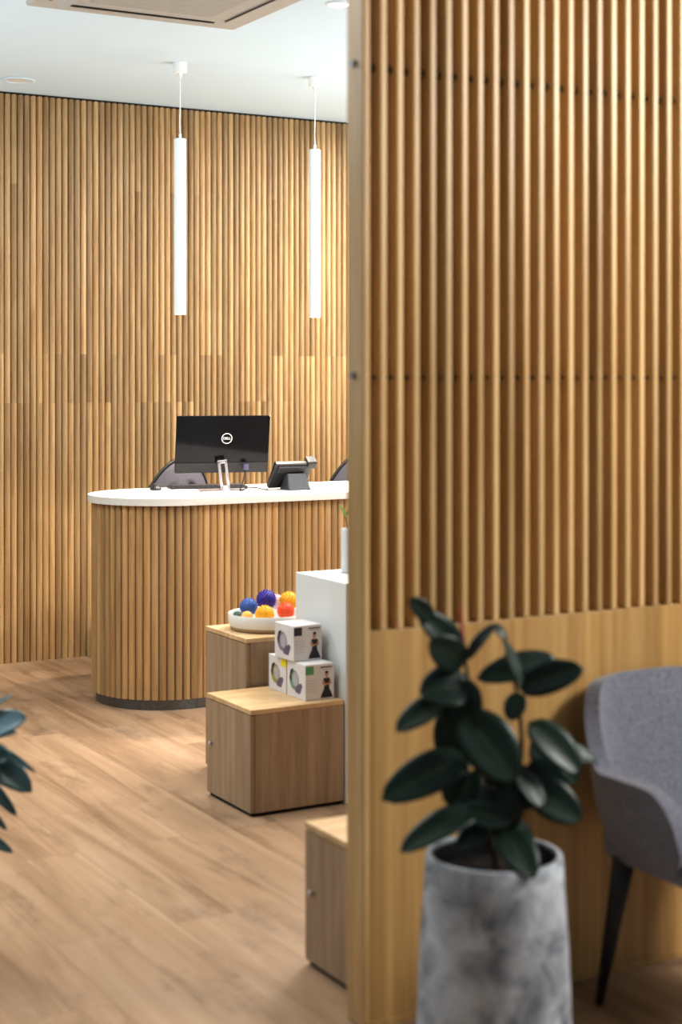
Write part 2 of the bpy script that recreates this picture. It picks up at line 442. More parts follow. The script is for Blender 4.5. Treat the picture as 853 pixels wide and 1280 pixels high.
# logo: white ring and letters
LC = TL @ Matrix.Translation((0.02, -0.0063, 0.030)) @ Matrix.Rotation(R(90), 4, 'X')
bm = bmesh.new()
nseg = 40
ri, ro = 0.0235, 0.0275
a_ = [[bm.verts.new((r_ * math.cos(2 * PI * i / nseg), r_ * math.sin(2 * PI * i / nseg), z)) for i in range(nseg)] for (r_, z) in ((ri, 0), (ro, 0), (ro, 0.0008), (ri, 0.0008))]
for q in range(4):
    for i in range(nseg):
        j = (i + 1) % nseg
        bm.faces.new((a_[q][i], a_[q][j], a_[(q + 1) % 4][j], a_[(q + 1) % 4][i]))
bmesh.ops.transform(bm, matrix=LC, verts=bm.verts)
lg = finish('logo_ring', bm, M_logo, mon)
def text_mesh(txt, size, M, mat, name, parent, shear=0.0, ext=0.0005, bold=0.0):
    cu = bpy.data.curves.new(name, 'FONT'); cu.body = txt; cu.size = size; cu.extrude = ext; cu.align_x = 'CENTER'; cu.align_y = 'CENTER'; cu.shear = shear; cu.offset = bold
    to = bpy.data.objects.new(name, cu); COL.objects.link(to)
    dg = bpy.context.evaluated_depsgraph_get()
    me = bpy.data.meshes.new_from_object(to.evaluated_get(dg))
    bpy.data.objects.remove(to); bpy.data.curves.remove(cu)
    me.transform(M); me.materials.clear(); me.materials.append(mat); me.name = name
    return link(name, me, parent)
text_mesh('DELL', 0.0175, LC @ Matrix.Translation((0, 0, 0.0006)), M_logo, 'logo_letters', lg, bold=0.0004)
bm = bmesh.new(); tube(bm, curve_pts([(0.115, -0.018, 0.12), (0.105, -0.03, 0.07), (0.085, -0.05, 0.02), (0.08, -0.06, 0.006), (0.11, -0.055, 0.014), (0.16, -0.02, 0.016), (0.215, 0.0, 0.004), (0.235, 0.005, 0.004)]), 0.003, 8)
finish('cable', bm, plain('cable_black', (0.02, 0.016, 0.03), 0.5, noise=0.1), mon, True)
bm = bmesh.new(); box(bm, 0.103, 0.128, -0.035, -0.010, 0.105, 0.135, 0.002)
finish('cable_plug', bm, plain('plug_violet_grey', (0.09, 0.08, 0.16), 0.5, noise=0.1), mon)

# keyboard, mouse
kb = thing('computer_keyboard', 'slim dark computer keyboard lying on the desk behind the monitor', 'keyboard', (3.455, 7.47, CT), MROT)
bm = bmesh.new(); box(bm, -0.20, 0.20, -0.062, 0.062, 0, 0.012, 0.003)
finish('keyboard_case', bm, M_black, kb)
bm = bmesh.new()
for r_ in range(5):
    for c in range(15):
        x = -0.187 + c * 0.0252; y = -0.048 + r_ * 0.0225
        box(bm, x, x + 0.021, y, y + 0.019, 0.012, 0.017)
finish('keys', bm, M_darkgrey, kb)
ms = thing('computer_mouse', 'small black computer mouse at the rounded left end of the desk', 'mouse', (3.17, 7.475, CT), MROT)
bm = bmesh.new(); bmesh.ops.create_uvsphere(bm, u_segments=24, v_segments=12, radius=1)
for v in bm.verts: v.co = Vector((v.co.x * 0.030, v.co.y * 0.052, max(0, v.co.z) * 0.031))
finish('mouse_shell', bm, M_black, ms, True)
bm = bmesh.new(); bmesh.ops.create_cone(bm, segments=16, radius1=0.007, radius2=0.007, depth=0.006, matrix=Matrix.Translation((0, 0.028, 0.026)) @ Matrix.Rotation(R(90), 4, 'Y'), cap_ends=True)
finish('scroll_wheel', bm, M_darkgrey, ms, True)

# ------------------------------------------------------------------ desk phone, seen from behind
ph = thing('desk_phone', 'black desk telephone with handset tilted up on its stand beside the monitor', 'telephone', (3.79, 7.18, CT), -R(29.6 - 26))
PM = Matrix.Translation((0, 0.0, 0.074)) @ Matrix.Rotation(R(40), 4, 'X')
bm = bmesh.new()
box(bm, -0.115, 0.085, -0.014, 0.014, -0.080, 0.085, 0.006, M=PM)
box(bm, -0.098, 0.070, -0.022, -0.012, 0.030, 0.072, 0.004, M=PM)
finish('phone_body', bm, M_black, ph)
bm = bmesh.new()
vs = [bm.verts.new(p) for p in [(-0.052, -0.085, 0), (0.070, -0.085, 0), (0.065, 0.030, 0), (-0.055, 0.030, 0), (-0.045, -0.050, 0.082), (0.055, -0.050, 0.082), (0.055, -0.022, 0.082), (-0.045, -0.022, 0.082)]]
for f in ((0, 1, 2, 3), (4, 5, 6, 7), (0, 1, 5, 4), (1, 2, 6, 5), (2, 3, 7, 6), (3, 0, 4, 7)): bm.faces.new([vs[i] for i in f])
bmesh.ops.bevel(bm, geom=bm.edges[:], offset=0.003, segments=2, affect='EDGES')
finish('stand', bm, M_darkgrey, ph)
bm = bmesh.new()
box(bm, 0.060, 0.108, 0.008, 0.034, -0.070, 0.085, 0.008, M=PM, seg=3)
box(bm, 0.058, 0.112, -0.022, 0.034, 0.052, 0.100, 0.010, M=PM, seg=3)
box(bm, 0.058, 0.112, -0.004, 0.034, -0.082, -0.040, 0.010, M=PM, seg=3)
finish('handset', bm, M_black, ph)
bm = bmesh.new(); box(bm, -0.09, 0.04, 0.013, 0.018, -0.005, 0.06, 0.001, M=PM)
finish('display', bm, M_blackgloss, ph)

# ------------------------------------------------------------------ office chairs behind the desk
def office_chair(loc, rz, label):
    t = thing('office_chair', label, 'office chair', loc, rz, 'office chairs behind the reception desk')
    # arched backrest with openings, concave towards the sitter (+y is behind the sitter's back -> faces desk at -y)
    bm = bmesh.new()
    nx, nz = 28, 14
    def prof(u, v):
        # u -1..1, v 0..1
        hw = 0.20 * (1 - 0.72 * max(0, v - 0.30) ** 2 / 0.49)
        a = u
        z = 0.655 + v * 0.475 - 0.30 * (abs(u) ** 2.2) * v
        return Vector((0.27 * a * (1 - 0.10 * v), 0.20 - 0.09 * u * u + 0.03 * math.sin(v * PI), z))
    grid = [[bm.verts.new(prof(-1 + 2 * i / nx, j / nz)) for i in range(nx + 1)] for j in range(nz + 1)]
    for j in range(nz):
        for i in range(nx):
            if j == 9 and i % 7 in (3, 4, 5) and 5 < i < 23: continue
            if j == 6 and i % 7 in (3, 4, 5) and 5 < i < 23: continue
            bm.faces.new((grid[j][i], grid[j][i + 1], grid[j + 1][i + 1], grid[j + 1][i]))
    o = finish('backrest', bm, M_mesh, t, True)
    md = o.modifiers.new('s', 'SOLIDIFY'); md.thickness = 0.012
    bm = bmesh.new()
    edge = [prof(-1, j / nz) for j in range(0, nz + 1)] + [prof(-1 + 2 * i / nx, 1) for i in range(1, nx + 1)] + [prof(1, j / nz) for j in range(nz - 1, -1, -1)]
    tube(bm, edge, 0.009, 8)
    finish('back_frame', bm, M_black, t, True)
    finish('seat', boxbm(-0.24, 0.24, -0.26, 0.22, 0.44, 0.52, 0.03, seg=4), M_mesh, t, True)
    bm = bmesh.new(); tube(bm, [(0, 0, 0.44), (0, 0, 0.09)], 0.026, 16)
    finish('gas_lift', bm, M_black, t, True)
    bm = bmesh.new(); tube(bm, curve_pts([(0, 0.05, 0.43), (0, 0.20, 0.44), (0, 0.235, 0.54), (0, 0.225, 0.68)]), 0.018, 10)
    finish('back_support', bm, M_black, t, True)
    for k in range(5):
        a = 2 * PI * k / 5 + 0.3
        c, s_ = math.cos(a), math.sin(a)
        bm = bmesh.new(); tube(bm, [(0.02 * c, 0.02 * s_, 0.11), (0.27 * c, 0.27 * s_, 0.07)], [0.022, 0.014], 10)
        ft = finish('foot', bm, M_black, t, True)
        bm = bmesh.new(); bmesh.ops.create_cone(bm, segments=18, radius1=0.028, radius2=0.028, depth=0.03, cap_ends=True,
            matrix=Matrix.Translation((0.27 * c, 0.27 * s_, 0.028)) @ Matrix.Rotation(a, 4, 'Z') @ Matrix.Rotation(R(90), 4, 'Y'))
        finish('castor', bm, M_black, ft, True)
    return t
office_chair((3.45, 8.02, 0), R(188), 'black office chair with arched back behind the monitor')
office_chair((4.605, 8.02, 0), R(175), 'black office chair behind the desk at the edge of the slatted screen')

# ------------------------------------------------------------------ pendants
def pendant(x, label):
    t = thing('pendant_lamp', label, 'pendant lamp', (x, 7.29, H), 0, 'white tube pendants above the reception desk')
    bm = bmesh.new(); lathe(bm, [(0, 0), (0.034, 0), (0.034, -0.045), (0.031, -0.050), (0.012, -0.052), (0.006, -0.075), (0, -0.075)], 28)
    finish('ceiling_rose', bm, M_whitemetal, t, True, angle=40)
    bm = bmesh.new(); tube(bm, curve_pts([(0, 0, -0.07), (0.001, 0, -0.2), (-0.002, 0, -0.3), (0.001, 0, -0.36)], 5), 0.0028, 8)
    finish('cord', bm, M_whitemetal, t, True)
    bm = bmesh.new(); lathe(bm, [(0, -0.352), (0.007, -0.352), (0.007, -0.374), (0.026, -0.376), (0.030, -0.380), (0.030, -1.246), (0.0285, -1.248), (0.026, -1.246), (0.026, -1.22), (0, -1.22)], 32)
    finish('lamp_tube', bm, M_pend, t, True, angle=40)
    bm = bmesh.new(); lathe(bm, [(0, -1.236), (0.0255, -1.236), (0.0255, -1.241), (0, -1.241)], 28)
    finish('bulb', bm, M_lamp, t)
    ld = bpy.data.lights.new('pendant_light', 'SPOT'); ld.energy = 75; ld.color = (1.0, 0.86, 0.68); ld.spot_size = R(125); ld.spot_blend = 0.6; ld.shadow_soft_size = 0.035
    lo = link('pendant_light', ld, t, (0, 0, -1.26))
pendant(3.223, 'white tube pendant lamp hanging above the rounded left end of the desk')
pendant(3.985, 'white tube pendant lamp hanging close to the tall slatted screen')

# ------------------------------------------------------------------ ceiling fittings
ac = thing('air_conditioner', 'square ceiling air conditioner cassette with beige grille', 'air conditioner', (2.59, 5.875, H))
bm = bmesh.new(); box(bm, -0.475, 0.475, -0.475, 0.475, -0.035, -0.001, 0.012, seg=3)
finish('panel', bm, M_ac, ac)
bm = bmesh.new(); box(bm, -0.27, 0.27, -0.27, 0.27, -0.041, -0.034, 0.003)
gr = finish('grille', bm, M_acgrille, ac)
for k in range(4):
    Mk = Matrix.Rotation(k * PI / 2, 4, 'Z')
    bm = bmesh.new(); box(bm, -0.33, 0.33, 0.36, 0.425, -0.0365, -0.034, M=Mk)
    sl = finish('air_slot', bm, M_acdark, ac)
    bm = bmesh.new(); box(bm, -0.325, 0.325, -0.031, 0.031, -0.002, 0.002, 0.0015, M=Mk @ Matrix.Translation((0, 0.388, -0.042 if k != 1 else -0.05)) @ Matrix.Rotation(R(3 if k != 1 else 32), 4, 'X'))
    finish('louver', bm, M_ac, sl)

def downlight(x, y, label, on, energy=60, col=(1.0, 0.88, 0.72), r=0.055, grp='round recessed ceiling downlights', size=110):
    t = thing('ceiling_downlight', label, 'downlight', (x, y, H), 0, grp)
    bm = bmesh.new(); lathe(bm, [(r * 0.74, -0.001), (r * 0.78, -0.008), (r, -0.006), (r * 1.03, -0.001), (r * 0.74, -0.001)], 32)
    finish('trim_ring', bm, M_whitemetal if on else M_ceil, t, True)
    bm = bmesh.new(); lathe(bm, [(0, -0.004), (r * 0.76, -0.004), (r * 0.76, -0.0015), (0, -0.0015)], 32)
    finish('lens', bm, M_lamp if on else M_ceramic, t)
    if on:
        ld = bpy.data.lights.new('downlight_lamp', 'SPOT'); ld.energy = energy; ld.color = col; ld.spot_size = R(size); ld.spot_blend = 0.7; ld.shadow_soft_size = 0.06
        link('downlight_lamp', ld, t, (0, 0, -0.02))
    return t
downlight(3.29, 5.81, 'lit round ceiling downlight beside the slatted screen, right of the air conditioner', True, 70)
downlight(2.15, 4.05, 'added out-of-view ceiling downlight brightening the oak cabinet nearest the viewer', True, 55, size=70)  # added out of view to brighten the cabinet top and floor
downlight(2.67, 8.12, 'unlit pale round ceiling fitting near the back wall at the far left', False, r=0.085)

# unseen area lamps: a key, overhead fills and two added uplights for the ceiling
def lamp(x, y, z, e, size, col, rot=(0, 0, 0)):
    ld = bpy.data.lights.new('unseen_light', 'AREA'); ld.energy = e; ld.size = size; ld.color = col
    o = link('unseen_light', ld, None, (x, y, z)); o.rotation_euler = rot
    return o
def aim(o, t):
    o.rotation_euler = (Vector(t) - o.location).to_track_quat('-Z', 'Y').to_euler()
k_ = lamp(4.2, 1.3, 2.95, 150, 0.9, (1.0, 0.96, 0.90)); aim(k_, (2.9, 3.3, 1.5))
lamp(1.6, 5.2, 3.05, 35, 0.9, (1.0, 0.95, 0.88))
lamp(0.8, 7.0, 3.05, 30, 1.0, (1.0, 0.92, 0.82))
lamp(4.4, 5.6, 3.05, 80, 1.2, (1.0, 0.93, 0.84))
lamp(5.6, 7.3, 3.05, 130, 1.0, (1.0, 0.95, 0.88))
lamp(-1.2, 6.6, 1.3, 200, 2.0, (0.74, 0.90, 1.0), (PI, 0, 0))  # added uplight, no such fitting; brightens and cools the ceiling
lamp(5.8, 5.4, 1.1, 90, 2.0, (0.74, 0.90, 1.0), (PI, 0, 0))  # second added uplight, hidden behind the screen

# ------------------------------------------------------------------ slatted screen in the foreground
SX, SYF, SD = 1.936, 3.30, 0.082
scr = thing('slatted_screen', 'tall timber slatted screen with a solid lower panel behind plant and armchair', 'room divider', (SX, SYF, 0))
SP, SW, NS = 0.0472, 0.0195, 36
LH = 0.95
bm = bmesh.new(); lay = bm.faces.layers.float.new('tone')
for i in range(NS):
    before = set(bm.faces)
    box(bm, i * SP, i * SP + SW, 0, SD, LH if i else 0.0, H, 0.0045, seg=3)
    tn = random.random()
    for f in bm.faces:
        if f not in before: f[lay] = tn
finish('slats', bm, M_slat, scr)
bm = bmesh.new(); box(bm, SW + 0.0005, NS * SP + SW, 0.0015, SD, 0, LH, 0.001)
finish('lower_panel', bm, M_lower, scr)
for z, r_, yy in ((2.309, 0.0085, 0.030), (CAM_H, 0.0035, 0.022)):
    bm = bmesh.new()
    tube(bm, [(0.002, yy, z), (NS * SP + SW - 0.002, yy, z)], r_, 14)
    finish('spacer_rod', bm, M_rod, scr, True)
for z in (2.318, 1.565):
    bm = bmesh.new(); bmesh.ops.create_cone(bm, segments=18, radius1=0.0085, radius2=0.0085, depth=0.008, cap_ends=True,
        matrix=Matrix.Translation((-0.003, 0.045, z)) @ Matrix.Rotation(R(90), 4, 'Y'))
    finish('bolt_head', bm, M_kick, scr, True, angle=40)
finish('light_blocker', boxbm(SW + 0.001, NS * SP + SW, SD - 0.004, SD, LH, H, 0.0005), M_blocker, scr)  # unseen board added to block light entering the slat gaps from behind
finish('base_rail', boxbm(0, NS * SP + SW, -0.006, 0, 0.0, 0.016, 0.001), M_lower, scr)

# ------------------------------------------------------------------ display cabinets
def cabinet(x, y, h, label, knob=True, wx=0.38, wy=0.37):
    t = thing('display_cabinet', label, 'cabinet', (x, y, 0), 0, 'low oak display cabinets')
    finish('plinth', boxbm(0.012, wx - 0.008, 0.012, wy - 0.008, 0, 0.014), M_gapshade, t)  # recessed base, its shade put into the near-black colour
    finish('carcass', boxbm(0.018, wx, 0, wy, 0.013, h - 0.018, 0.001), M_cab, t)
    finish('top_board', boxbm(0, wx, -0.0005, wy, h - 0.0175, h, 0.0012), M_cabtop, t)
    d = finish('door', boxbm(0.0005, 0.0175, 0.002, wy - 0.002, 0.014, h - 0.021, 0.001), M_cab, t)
    if knob:
        bm = bmesh.new(); lathe(bm, [(0, 0.0), (0.005, 0.0), (0.005, 0.006), (0.008, 0.009), (0.008, 0.012), (0, 0.013)], 18)
        bmesh.ops.transform(bm, matrix=Matrix.Translation((0.0005, wy - 0.045, h * 0.53)) @ Matrix.Rotation(R(-90), 4, 'Y'), verts=bm.verts)
        finish('knob', bm, M_silver, d, True)
    return t
cabinet(2.52, 5.085, 0.381, 'low oak cube cabinet carrying the three small white product boxes')
cabinet(2.694, 5.475, 0.565, 'taller oak cube cabinet carrying the bowl of coloured balls', False)
cabinet(2.02, 3.392, 0.378, 'oak cube cabinet nearest the viewer, partly hidden behind the slatted screen edge', wy=0.36)
wp = thing('display_plinth', 'tall plain white square display plinth beside the product boxes', 'plinth', (2.905, 5.078, 0))
finish('plinth_body', boxbm(0, 0.40, 0, 0.392, 0.0, 0.807, 0.002), M_white, wp)

# vase with a sprig on the white plinth
vz = thing('flower_vase', 'pale grey vase with a green sprig on the white plinth', 'vase', (3.083, 5.36, 0.807))
bm = bmesh.new(); lathe(bm, [(0, 0.0), (0.030, 0.0), (0.034, 0.004), (0.034, 0.168), (0.031, 0.172), (0.029, 0.168), (0.029, 0.01), (0, 0.01)], 32)
finish('vessel', bm, plain('vase_grey_glaze', (0.62, 0.63, 0.63), 0.25, noise=0.04), vz, True, angle=40)

def leaf(bm, uvl, base, tip, width, normal, fold=0.18, droop=0.12, mi=0, nl=12, nw=6, sharp=1.0):
    base, tip = Vector(base), Vector(tip)
    a = tip - base; L_ = a.length; a.normalize()
    n = Vector(normal); s = a.cross(n)
    if s.length < 1e-4: s = a.cross(Vector((0.3, 0.2, 0.9)))
    s.normalize(); n = s.cross(a).normalized()
    rows = []
    for i in range(nl + 1):
        t = i / nl
        w = width * 0.5 * 1.12 * (math.sin(PI * min(1, t ** 0.95)) ** 0.50) * (1 - 0.12 * t)
        if i in (0, nl): w = width * 0.012
        row = []
        for j in range(nw + 1):
            u = -1 + 2 * j / nw
            p = base + a * (t * L_) + s * (u * w) + n * (fold * abs(u) * w + droop * L_ * (math.sin(PI * t) - 0.0))
            row.append((bm.verts.new(p), (j / nw, t)))
        rows.append(row)
    for r0, r1 in zip(rows, rows[1:]):
        for j in range(nw):
            q = (r0[j], r0[j + 1], r1[j + 1], r1[j])
            f = bm.faces.new([v for v, _ in q]); f.smooth = True; f.material_index = mi
            for lp, (_, uv) in zip(f.loops, q): lp[uvl].uv = uv

def foliage(name, leaves, origin, mat, parent):
    bm = bmesh.new(); uvl = bm.loops.layers.uv.new('leaf')
    for lf in leaves:
        leaf(bm, uvl, *lf[:4], **(lf[4] if len(lf) > 4 else {}))
    bmesh.ops.translate(bm, vec=-Vector(origin), verts=bm.verts)
    me = bpy.data.meshes.new(name); bm.to_mesh(me); bm.free(); me.materials.append(mat)
    o = link(name, me, parent)
    sd = o.modifiers.new('thickness', 'SOLIDIFY'); sd.thickness = 0.0012
    return o
O = vz.location
bm = bmesh.new(); tube(bm, curve_pts([(0, 0, 0.02), (-0.01, 0, 0.15), (-0.02, 0, 0.23)]), 0.0018, 6)
finish('sprig_stem', bm, M_stem, vz, True)
M_sprig = leafmat('sprig_leaf', (0.16, 0.26, 0.05), (0.3, 0.4, 0.1), 0.5)
foliage('sprig_leaves', [(O + Vector((-0.018, 0, 0.21)), O + Vector((-0.055, -0.01, 0.265)), 0.014, (0.3, -0.9, 0.3)),
                         (O + Vector((-0.018, 0, 0.22)), O + Vector((0.02, 0.02, 0.28)), 0.014, (0.3, -0.9, 0.3)),
                         (O + Vector((-0.012, 0, 0.18)), O + Vector((0.03, -0.02, 0.215)), 0.012, (0.3, -0.9, 0.3))], O, M_sprig, vz)

# ------------------------------------------------------------------ bowl with massage balls
BO = Vector((2.885, 5.665, 0.565))
bw = thing('ball_bowl', 'shallow cream bowl with beige base full of coloured spiky balls', 'bowl', BO)
bm = bmesh.new(); lathe(bm, [(0, 0.0), (0.140, 0.0), (0.150, 0.006), (0.1525, 0.016)], 56)
finish('bowl_base', bm, M_bowlbase, bw, True)
bm = bmesh.new(); lathe(bm, [(0.1525, 0.016), (0.158, 0.030), (0.159, 0.062), (0.157, 0.065), (0.153, 0.063), (0.150, 0.030), (0.140, 0.012), (0, 0.010)], 56)
finish('bowl_body', bm, M_ceramic, bw, True, angle=50)

def massage_ball(p, r, col, label, spikes=True):
    bm = bmesh.new()
    bmesh.ops.create_uvsphere(bm, u_segments=32, v_segments=16, radius=r * 0.93)
    if spikes:
        N_ = 150; ga = PI * (3 - math.sqrt(5))
        for i in range(N_):
            z = 1 - 2 * (i + 0.5) / N_; q = math.sqrt(1 - z * z); d = Vector((q * math.cos(ga * i), q * math.sin(ga * i), z))
            M_ = Matrix.Translation(d * r * 0.97) @ d.to_track_quat('Z', 'Y').to_matrix().to_4x4()
            bmesh.ops.create_cone(bm, segments=6, radius1=r * 0.085, radius2=r * 0.03, depth=r * 0.14, cap_ends=True, matrix=M_)
    o = finish('massage_ball', bm, plain('ball_rubber', col, 0.5, noise=0.08, scale=40), None, True, loc=p)
    tag(o, label, 'ball', 'spiky massage balls in the bowl')
    return o
def onbowl(px, py, D, r, z=None):
    return at(px, py, D)
balls = [
    ((311, 758.5), 6.40, 0.036, (0.05, 0.13, 0.42), 'mid blue spiky ball at the left of the bowl', True),
    ((333, 749.5), 6.36, 0.040, (0.035, 0.018, 0.30), 'deep violet blue spiky ball topping the pile', True),
    ((331, 768.5), 6.265, 0.038, (0.86, 0.43, 0.015), 'golden yellow ball at the front of the bowl, below the violet one', True),
    ((361, 751), 6.38, 0.038, (0.86, 0.43, 0.015), 'golden yellow ball resting high beside the white plinth', True),
    ((357.5, 763.5), 6.29, 0.034, (0.80, 0.10, 0.025), 'red orange ball under the right hand yellow ball', True),
    ((309, 771.5), 6.30, 0.026, (0.88, 0.42, 0.10), 'small pale orange ball below the mid blue ball', False),
    ((297.5, 771), 6.36, 0.024, (0.03, 0.09, 0.06), 'small dark green ball at the left rim of the bowl', False),
    ((346, 752), 6.45, 0.030, (0.75, 0.55, 0.62), 'pale pink ball behind the violet and yellow balls', True),
]
for (px_, py_), D_, r_, c_, l_, s_ in balls:
    p = at(px_, py_, D_)
    p.z = max(p.z, 0.565 + 0.0115 + r_)
    massage_ball(p, r_, c_, l_, s_)

# ------------------------------------------------------------------ product boxes
M_card = plain('white_card', (0.68, 0.66, 0.67), 0.5, noise=0.01)
M_inkblack = plain('ink_black', (0.012, 0.012, 0.02), 0.5, noise=0.05)
M_skin = plain('ink_skin', (0.50, 0.27, 0.16), 0.5, noise=0.05)
M_inkgrey = plain('ink_grey', (0.42, 0.41, 0.45), 0.5, noise=0.05)
M_inkviolet = plain('ink_violet', (0.14, 0.10, 0.17), 0.5, noise=0.1)
def product_box(x, y, z, accent, ring, label, bx=0.12, by=0.145, bh=0.13, rot=0.0):
    t = thing('product_box', label, 'box', (x, y, z), rot, 'white product boxes stacked on the low cabinet')
    finish('carton', boxbm(0, bx, 0, by, 0, bh, 0.0015), M_card, t)
    e = 0.0004
    # front (-y) face print: accent square, text lines, posing figure in black
    def flat_y(polys, mats, name):
        bm = bmesh.new()
        for lvl, (pts, mi) in enumerate(polys):
            f = bm.faces.new([bm.verts.new((px, -e - lvl * 0.00004, pz)) for px, pz in pts]); f.material_index = mi
        me = bpy.data.meshes.new(name); bm.to_mesh(me); bm.free()
        for m in mats: me.materials.append(m)
        return link(name, me, t)
    def rect(a, b, c, d): return [(a, c), (b, c), (b, d), (a, d)]
    def ell(cx, cz, rx, rz, n=18): return [(cx + rx * math.cos(2 * PI * i / n), cz + rz * math.sin(2 * PI * i / n)) for i in range(n)]
    M_acc = plain('ink_accent', accent, 0.5, noise=0.05)
    L_ = [(rect(0.000, 0.034, bh - 0.036, bh - 0.006), 0)]
    for i in range(5): L_.append((rect(0.006, 0.046 - 0.005 * (i % 2), 0.072 - i * 0.010, 0.0735 - i * 0.010), 2))
    L_.append((rect(0.062, 0.112, bh - 0.014, bh - 0.010), 1)); L_.append((rect(0.070, 0.108, bh - 0.021, bh - 0.0185), 2))
    fx = 0.088
    L_ += [([(fx - 0.026, 0.006), (fx + 0.026, 0.006), (fx + 0.020, 0.022), (fx + 0.012, 0.036), (fx + 0.010, 0.050), (fx + 0.016, 0.068), (fx + 0.011, 0.078), (fx - 0.011, 0.078), (fx - 0.016, 0.068), (fx - 0.010, 0.050), (fx - 0.012, 0.036), (fx - 0.020, 0.022)], 1),
           (rect(fx - 0.004, fx + 0.004, 0.076, 0.088), 3), (ell(fx, 0.092, 0.0075, 0.0095), 3), (ell(fx, 0.099, 0.007, 0.005), 1),
           ([(fx - 0.017, 0.068), (fx - 0.012, 0.070), (fx - 0.004, 0.056), (fx + 0.006, 0.060), (fx + 0.006, 0.055), (fx - 0.006, 0.049), (fx - 0.019, 0.058)], 3),
           ([(fx + 0.017, 0.068), (fx + 0.012, 0.070), (fx + 0.010, 0.058), (fx + 0.001, 0.060), (fx + 0.000, 0.056), (fx + 0.012, 0.052), (fx + 0.020, 0.058)], 3)]
    flat_y(L_, [M_acc, M_inkblack, M_inkgrey, M_skin], 'front_print')
    # side (-x) face print: ring shaped ball and dark hand
    M_ring = plain('ink_ring', ring, 0.5, noise=0.1)
    bm = bmesh.new()
    def fx_(pts, mi, lvl):
        f = bm.faces.new([bm.verts.new((-e - lvl * 0.00004, by - py, pz)) for py, pz in pts]); f.material_index = mi
    fx_(ell(0.058, 0.064, 0.036, 0.036), 0, 0); fx_(ell(0.066, 0.068, 0.022, 0.026), 1, 1)
    fx_([(0.070, 0.020), (0.104, 0.018), (0.122, 0.050), (0.110, 0.060), (0.086, 0.050), (0.064, 0.030)], 2, 2)
    fx_([(0.020, 0.068), (0.030, 0.098), (0.054, 0.106), (0.046, 0.094), (0.036, 0.080), (0.034, 0.050)], 3, 3)
    fx_(rect(0.100, 0.145, bh - 0.030, bh - 0.004), 4, 4)
    me = bpy.data.meshes.new('side_print'); bm.to_mesh(me); bm.free()
    for m in (M_ring, M_inkgrey, M_inkviolet, M_inkblack, M_acc if accent[1] > 0.3 and accent[0] > 0.6 else M_card): me.materials.append(m)
    link('side_print', me, t)
    # glued lid seam on top
    finish('lid_flap', boxbm(0.004, bx - 0.004, 0.004, by * 0.55, bh, bh + 0.0012), M_card, t)
    return t
product_box(2.764, 5.128, 0.3815, (0.10, 0.36, 0.16), (0.16, 0.28, 0.22), 'white product box with green corner square, front one of the lower two')
product_box(2.764, 5.280, 0.3815, (0.80, 0.66, 0.02), (0.33, 0.30, 0.06), 'white product box with yellow top corner, behind the green marked box', by=0.143)
product_box(2.757, 5.205, 0.5135, (0.03, 0.03, 0.045), (0.20, 0.20, 0.27), 'white product box with black corner square stacked on top of two others', rot=R(2))

# ------------------------------------------------------------------ rubber plant in concrete pot
PD = 3.57
PO = at(618, 1066, PD); PO.z = 0
RZ = 0.50
pl = thing('potted_rubber_plant', 'dark leaved rubber plant in tall grey concrete pot before the slatted screen', 'potted plant', PO)
bm = bmesh.new(); lathe(bm, [(0, 0), (0.168, 0), (0.175, 0.01), (0.173, 0.12), (0.167, 0.28), (0.158, 0.42), (0.153, RZ - 0.006), (0.150, RZ), (0.141, RZ), (0.138, RZ - 0.01), (0.138, RZ - 0.06), (0, RZ - 0.06)], 64)
finish('pot', bm, M_concrete, pl, True, angle=50)
bm = bmesh.new(); lathe(bm, [(0, RZ - 0.035), (0.06, RZ - 0.03), (0.11, RZ - 0.04), (0.1375, RZ - 0.045), (0.1375, RZ - 0.058), (0, RZ - 0.058)], 40)
for v in bm.verts: v.co.z += random.uniform(-0.004, 0.004)
finish('soil', bm, M_soil, pl, True)
bm = bmesh.new(); lathe(bm, [(0.1376, RZ - 0.05), (0.1376, RZ - 0.008), (0.1350, RZ - 0.005), (0.1335, RZ - 0.008), (0.1335, RZ - 0.05)], 56)
finish('dark_liner', bm, M_legblack, pl, True)  # added black lining so the pot's inside reads dark, not lit

def pp(cx, cy, d=0.0):     # photo-crop measure to a place around the plant's stem, d metres nearer (+) or farther (-)
    return at(430 + cx / 2.0165, 730 + cy / 2.0165, PD - d)
toward = (at(618, 472, 0.5) - at(618, 472, 1.5)).normalized()
UP = Vector((0, 0, 1)); RIGHT = Vector((CY, -SY, 0))
def nm(f=1.0, u=0.5, r=0.0): return toward * f + UP * u + RIGHT * r
stems = [[(385, 715, 0), (378, 600, 0.01), (345, 470, 0.02), (322, 330, 0.01), (308, 200, 0), (298, 160, 0)],
         [(388, 715, -0.01), (400, 620, -0.02), (425, 520, -0.02), (448, 430, -0.02), (444, 330, -0.01), (430, 240, 0), (408, 170, 0.01)],
         [(382, 715, 0.02), (372, 640, 0.03), (350, 580, 0.04), (330, 540, 0.04)]]
for i, st in enumerate(stems):
    bm = bmesh.new()
    pts = curve_pts([pp(*q) - PO for q in st], 6)
    tube(bm, pts, [0.0075 - 0.004 * k / len(pts) for k in range(len(pts))], 8)
    finish('stem', bm, M_stem, pl, True)
bm = bmesh.new(); pts = curve_pts([pp(302, 175, 0) - PO, pp(299, 120, 0) - PO, pp(293, 45, 0) - PO], 5)
tube(bm, pts, [0.0062 * (1 - 0.85 * k / (len(pts) - 1)) for k in range(len(pts))], 8)
finish('leaf_sheath', bm, M_sheath, pl, True)
S = 1 / 2.0165 / 2000 * PD       # metres per crop pixel at the plant
